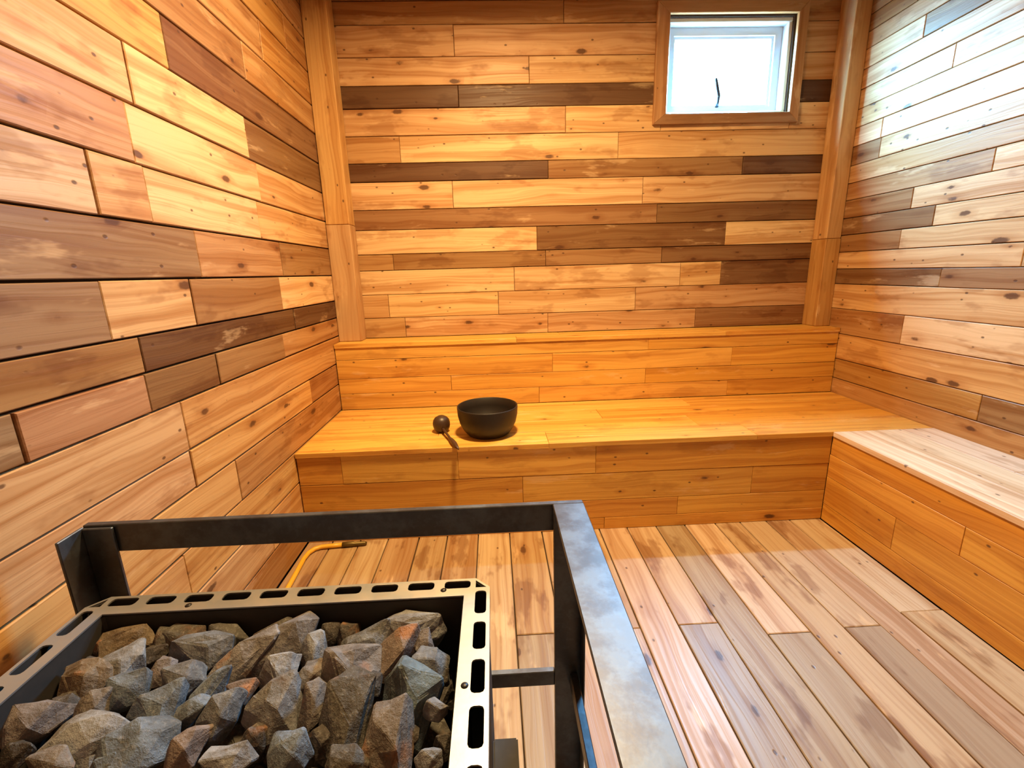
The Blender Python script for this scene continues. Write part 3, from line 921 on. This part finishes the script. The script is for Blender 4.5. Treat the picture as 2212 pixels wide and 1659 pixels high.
STONES = [
    (0.74, -2.11, 0.618, 0.116, 0.059, 5, 'pale', 'large pale grey-white stone in the back right corner of the heap'),
    (0.731, -2.185, 0.622, 0.053, 0.084, -35, 'rust', 'rust and white stone leaning below the pale corner stone'),
    (0.776, -2.175, 0.621, 0.027, 0.038, 10, 'pink', 'small pinkish triangular stone beside the right heater wall'),
    (0.788, -2.22, 0.624, 0.056, 0.047, 0, 'grey', 'flat-topped grey stone against the right heater wall'),
    (0.766, -2.274, 0.626, 0.074, 0.088, -20, 'blue', 'large blue-grey pointed stone near the right of the heap'),
    (0.666, -2.223, 0.625, 0.082, 0.07, 5, 'tan', 'tan and white chunky stone with a brown broken face'),
    (0.676, -2.158, 0.62, 0.078, 0.034, 20, 'grey', 'flat grey slab wedged behind the tan chunky stone'),
    (0.637, -2.123, 0.605, 0.042, 0.054, -10, 'brown', 'brown stone with a white tip at the back of the heap'),
    (0.603, -2.132, 0.606, 0.037, 0.053, -5, 'brown', 'small dark brown stone right of the big beige slab'),
    (0.537, -2.152, 0.621, 0.068, 0.116, -52, 'beige', 'biggest beige slab, tilted, at the back middle of the heap'),
    (0.51, -2.102, 0.618, 0.069, 0.03, 25, 'olive', 'small olive double block lying behind the beige slab'),
    (0.594, -2.175, 0.622, 0.038, 0.053, -5, 'pale', 'pale wedge tucked under the right end of the beige slab'),
    (0.486, -2.188, 0.623, 0.046, 0.111, -32, 'vein', 'long white-veined rusty stone left of the beige slab'),
    (0.557, -2.22, 0.625, 0.047, 0.047, 0, 'white', 'white block below the beige slab'),
    (0.575, -2.276, 0.626, 0.066, 0.071, 5, 'greyw', 'large rough grey-white stone at the middle of the heap'),
    (0.631, -2.276, 0.626, 0.029, 0.055, 0, 'tan', 'narrow tan upright stone right of the rough grey-white stone'),
    (0.615, -2.231, 0.626, 0.036, 0.042, -10, 'speck', 'speckled small stone between the beige slab and tan chunk'),
    (0.678, -2.296, 0.626, 0.066, 0.105, -8, 'olive', 'tall dark olive pointed stone in the front middle of the heap'),
    (0.75, -2.341, 0.626, 0.059, 0.09, 8, 'tan', 'tall rounded tan stone with a pale crown at the front'),
    (0.695, -2.284, 0.626, 0.037, 0.04, 10, 'white', 'small white stone between the two tall front stones'),
    (0.809, -2.3, 0.626, 0.029, 0.023, -20, 'pale', 'little pale stone below the blue-grey pointed stone, by the wall'),
    (0.809, -2.372, 0.626, 0.031, 0.028, 0, 'pale', 'pale stone at the front right corner, beside the heater wall'),
    (0.629, -2.348, 0.626, 0.052, 0.049, 0, 'bluegrey', 'blue-grey block at the front, left of the olive stone'),
    (0.557, -2.352, 0.626, 0.053, 0.039, 15, 'white', 'white and teal stone at the very front middle'),
    (0.508, -2.285, 0.626, 0.054, 0.053, 10, 'grey', 'rounded grey-brown stone with a flat oval face'),
    (0.49, -2.335, 0.626, 0.037, 0.051, -10, 'rust', 'rust triangular stone at the front, left of centre'),
    (0.425, -2.328, 0.626, 0.084, 0.058, 25, 'bluegrey', 'long blue-grey slab at the front left'),
    (0.346, -2.309, 0.626, 0.085, 0.054, -10, 'white', 'big white veined stone at the front left'),
    (0.237, -2.283, 0.626, 0.061, 0.051, -10, 'pink', 'pinkish stone at the left front edge of the heap'),
    (0.335, -2.342, 0.626, 0.049, 0.033, 0, 'tan', 'tan stone half hidden in the front left corner'),
    (0.267, -2.213, 0.626, 0.062, 0.065, 25, 'orange', 'orange-tan stone on the left side of the heap'),
    (0.185, -2.144, 0.609, 0.048, 0.051, 10, 'brown', 'dark brown stone in the back left corner'),
    (0.207, -2.206, 0.612, 0.06, 0.074, -15, 'brown', 'larger dark brown stone along the left heater wall'),
    (0.295, -2.184, 0.624, 0.059, 0.046, 30, 'pale', 'pale stone on the left, behind the blue-grey block'),
    (0.345, -2.235, 0.626, 0.05, 0.047, 0, 'bluegrey', 'blue-grey block right of the orange-tan stone'),
    (0.258, -2.089, 0.618, 0.08, 0.045, 15, 'orange', 'orange-brown stone farthest back on the left'),
    (0.288, -2.114, 0.606, 0.063, 0.036, 0, 'brown', 'dark brown flat stone under the orange-brown back stone'),
    (0.319, -2.158, 0.609, 0.057, 0.035, 5, 'brown', 'dark brown stone just left of the grey disc'),
    (0.327, -2.116, 0.619, 0.035, 0.035, 10, 'olive', 'small olive stone left of the grey disc, at the back'),
    (0.361, -2.095, 0.618, 0.066, 0.04, -10, 'olive', 'olive rounded stone at the back, behind the grey disc'),
    (0.434, -2.119, 0.619, 0.06, 0.034, -8, 'olive', 'flat olive stone at the back, left of the beige slab'),
    (0.408, -2.164, 0.622, 0.088, 0.052, 8, 'grey', 'large flat grey disc-like stone left of the veined stone'),
    (0.378, -2.208, 0.625, 0.031, 0.04, 0, 'pink', 'small pink upright stone in front of the grey disc'),
    (0.418, -2.224, 0.626, 0.05, 0.049, 40, 'grey', 'grey tilted stone in front of the grey disc'),
    (0.412, -2.269, 0.626, 0.066, 0.046, 20, 'bluegrey', 'blue-grey broad stone in the left middle of the heap'),
    (0.471, -2.255, 0.626, 0.038, 0.079, -28, 'bluegrey', 'long narrow blue-grey stone leaning in the middle of the heap'),
    (0.462, -2.282, 0.626, 0.03, 0.045, -25, 'bluegrey', 'small blue-grey splinter beside the leaning narrow stone'),
    (0.267, -2.253, 0.612, 0.051, 0.05, 0, 'brown', 'dark brown stone sunk between the left stones'),
    (0.319, -2.262, 0.626, 0.041, 0.046, -20, 'tan', 'tan stone sunk behind the big white veined stone'),
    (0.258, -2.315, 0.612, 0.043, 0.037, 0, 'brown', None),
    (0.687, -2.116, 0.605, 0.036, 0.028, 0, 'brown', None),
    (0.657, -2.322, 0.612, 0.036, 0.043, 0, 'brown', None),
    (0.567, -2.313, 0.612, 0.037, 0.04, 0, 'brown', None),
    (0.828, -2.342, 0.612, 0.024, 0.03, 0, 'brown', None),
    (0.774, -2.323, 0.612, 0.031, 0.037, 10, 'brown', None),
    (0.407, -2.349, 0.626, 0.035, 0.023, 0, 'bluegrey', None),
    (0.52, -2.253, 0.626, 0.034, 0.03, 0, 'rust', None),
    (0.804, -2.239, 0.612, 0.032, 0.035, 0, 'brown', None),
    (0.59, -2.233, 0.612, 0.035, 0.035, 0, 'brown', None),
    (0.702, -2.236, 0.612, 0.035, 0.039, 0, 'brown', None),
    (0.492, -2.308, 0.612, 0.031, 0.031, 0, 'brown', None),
    (0.708, -2.363, 0.626, 0.046, 0.031, 0, 'olive', None),
]


def rock(rng, sx, sy, sz):
    bm = bmesh.new()
    n = rng.randint(10, 14)
    for i in range(n):
        # points spread over a sphere, pushed towards a box for flat broken faces
        zz = 1 - 2 * (i + 0.5) / n
        ph = i * 2.39996 + rng.uniform(-0.5, 0.5)
        r = math.sqrt(max(0, 1 - zz * zz))
        v = Vector((r * math.cos(ph), r * math.sin(ph), zz))
        k = 1.0 / max(abs(v.x), abs(v.y), abs(v.z)) ** 0.9
        v = v * k * rng.uniform(0.74, 1.06)
        bm.verts.new((v.x * sx, v.y * sy, v.z * sz))
    r = bmesh.ops.convex_hull(bm, input=bm.verts)
    bmesh.ops.delete(bm, geom=[g for g in r['geom_interior'] if isinstance(g, bmesh.types.BMVert)], context='VERTS')
    bmesh.ops.dissolve_limit(bm, angle_limit=math.radians(9), verts=bm.verts, edges=bm.edges)
    bmesh.ops.bevel(bm, geom=list(bm.edges), offset=min(sx, sy, sz) * 0.07, segments=1, affect='EDGES')
    bmesh.ops.triangulate(bm, faces=bm.faces)
    # chipped, uneven break faces
    bmesh.ops.subdivide_edges(bm, edges=list(bm.edges), cuts=1, use_grid_fill=True)
    bmesh.ops.triangulate(bm, faces=bm.faces)
    bm.normal_update()
    sd = Vector((rng.uniform(0, 50), rng.uniform(0, 50), rng.uniform(0, 50)))
    amp = min(sx, sy, sz) * 0.22
    for v in bm.verts:
        v.co += v.normal * amp * (mnoise.noise(v.co * 38 + sd) + 0.5 * mnoise.noise(v.co * 95 + sd))
    # fit the extents
    for ax, s in ((0, sx), (1, sy), (2, sz)):
        lo_ = min(v.co[ax] for v in bm.verts)
        hi_ = max(v.co[ax] for v in bm.verts)
        for v in bm.verts:
            v.co[ax] = (v.co[ax] - lo_) / (hi_ - lo_) * 2 * s - s
    return bm


IX0, IX1, IY1 = RX0 + FLW + 0.004, RX1 - FLW - 0.004, RY1 - FLW - 0.004
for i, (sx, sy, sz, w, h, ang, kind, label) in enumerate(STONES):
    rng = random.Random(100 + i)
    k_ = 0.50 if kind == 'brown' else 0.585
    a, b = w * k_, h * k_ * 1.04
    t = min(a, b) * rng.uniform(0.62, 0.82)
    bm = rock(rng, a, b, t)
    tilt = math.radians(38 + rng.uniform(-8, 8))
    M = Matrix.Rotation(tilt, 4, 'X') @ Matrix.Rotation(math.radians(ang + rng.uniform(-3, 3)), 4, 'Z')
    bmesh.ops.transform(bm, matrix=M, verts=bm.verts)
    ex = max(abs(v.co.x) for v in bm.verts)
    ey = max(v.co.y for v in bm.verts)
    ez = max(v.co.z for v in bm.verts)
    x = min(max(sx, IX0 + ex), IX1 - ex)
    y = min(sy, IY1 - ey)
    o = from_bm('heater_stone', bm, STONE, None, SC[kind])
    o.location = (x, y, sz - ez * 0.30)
    if label:
        tag(o, label, 'stone', 'stones heaped in the heater')
    else:
        tag(o, 'small stone wedged low in the gaps between the larger stones', 'stone', 'small stones wedged in the heap gaps')
# stones lying deeper, which carry the heap
rng = random.Random(5)
nx, ny = 8, 6
for ix in range(nx):
    for iy in range(ny):
        x = IX0 + 0.052 + (IX1 - IX0 - 0.104) * ix / (nx - 1) + rng.uniform(-0.008, 0.008)
        y = RY0 + FLW + 0.055 + (IY1 - RY0 - FLW - 0.110) * iy / (ny - 1) + rng.uniform(-0.008, 0.008)
        front = y < -2.42
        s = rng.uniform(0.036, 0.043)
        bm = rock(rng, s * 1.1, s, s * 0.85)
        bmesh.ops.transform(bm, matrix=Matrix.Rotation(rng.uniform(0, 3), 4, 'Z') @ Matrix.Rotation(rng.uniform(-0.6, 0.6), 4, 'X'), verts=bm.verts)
        o = from_bm('heater_stone', bm, STONE, None, SC[rng.choice(['brown', 'olive', 'brown'])])  # dark tones only: shade of the gaps put into the stone colour
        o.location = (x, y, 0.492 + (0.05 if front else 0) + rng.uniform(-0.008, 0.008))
        tag(o, 'stone in the lower layer, darkened for the shaded gaps, mostly covered by the heap', 'stone', 'lower layer of heater stones')
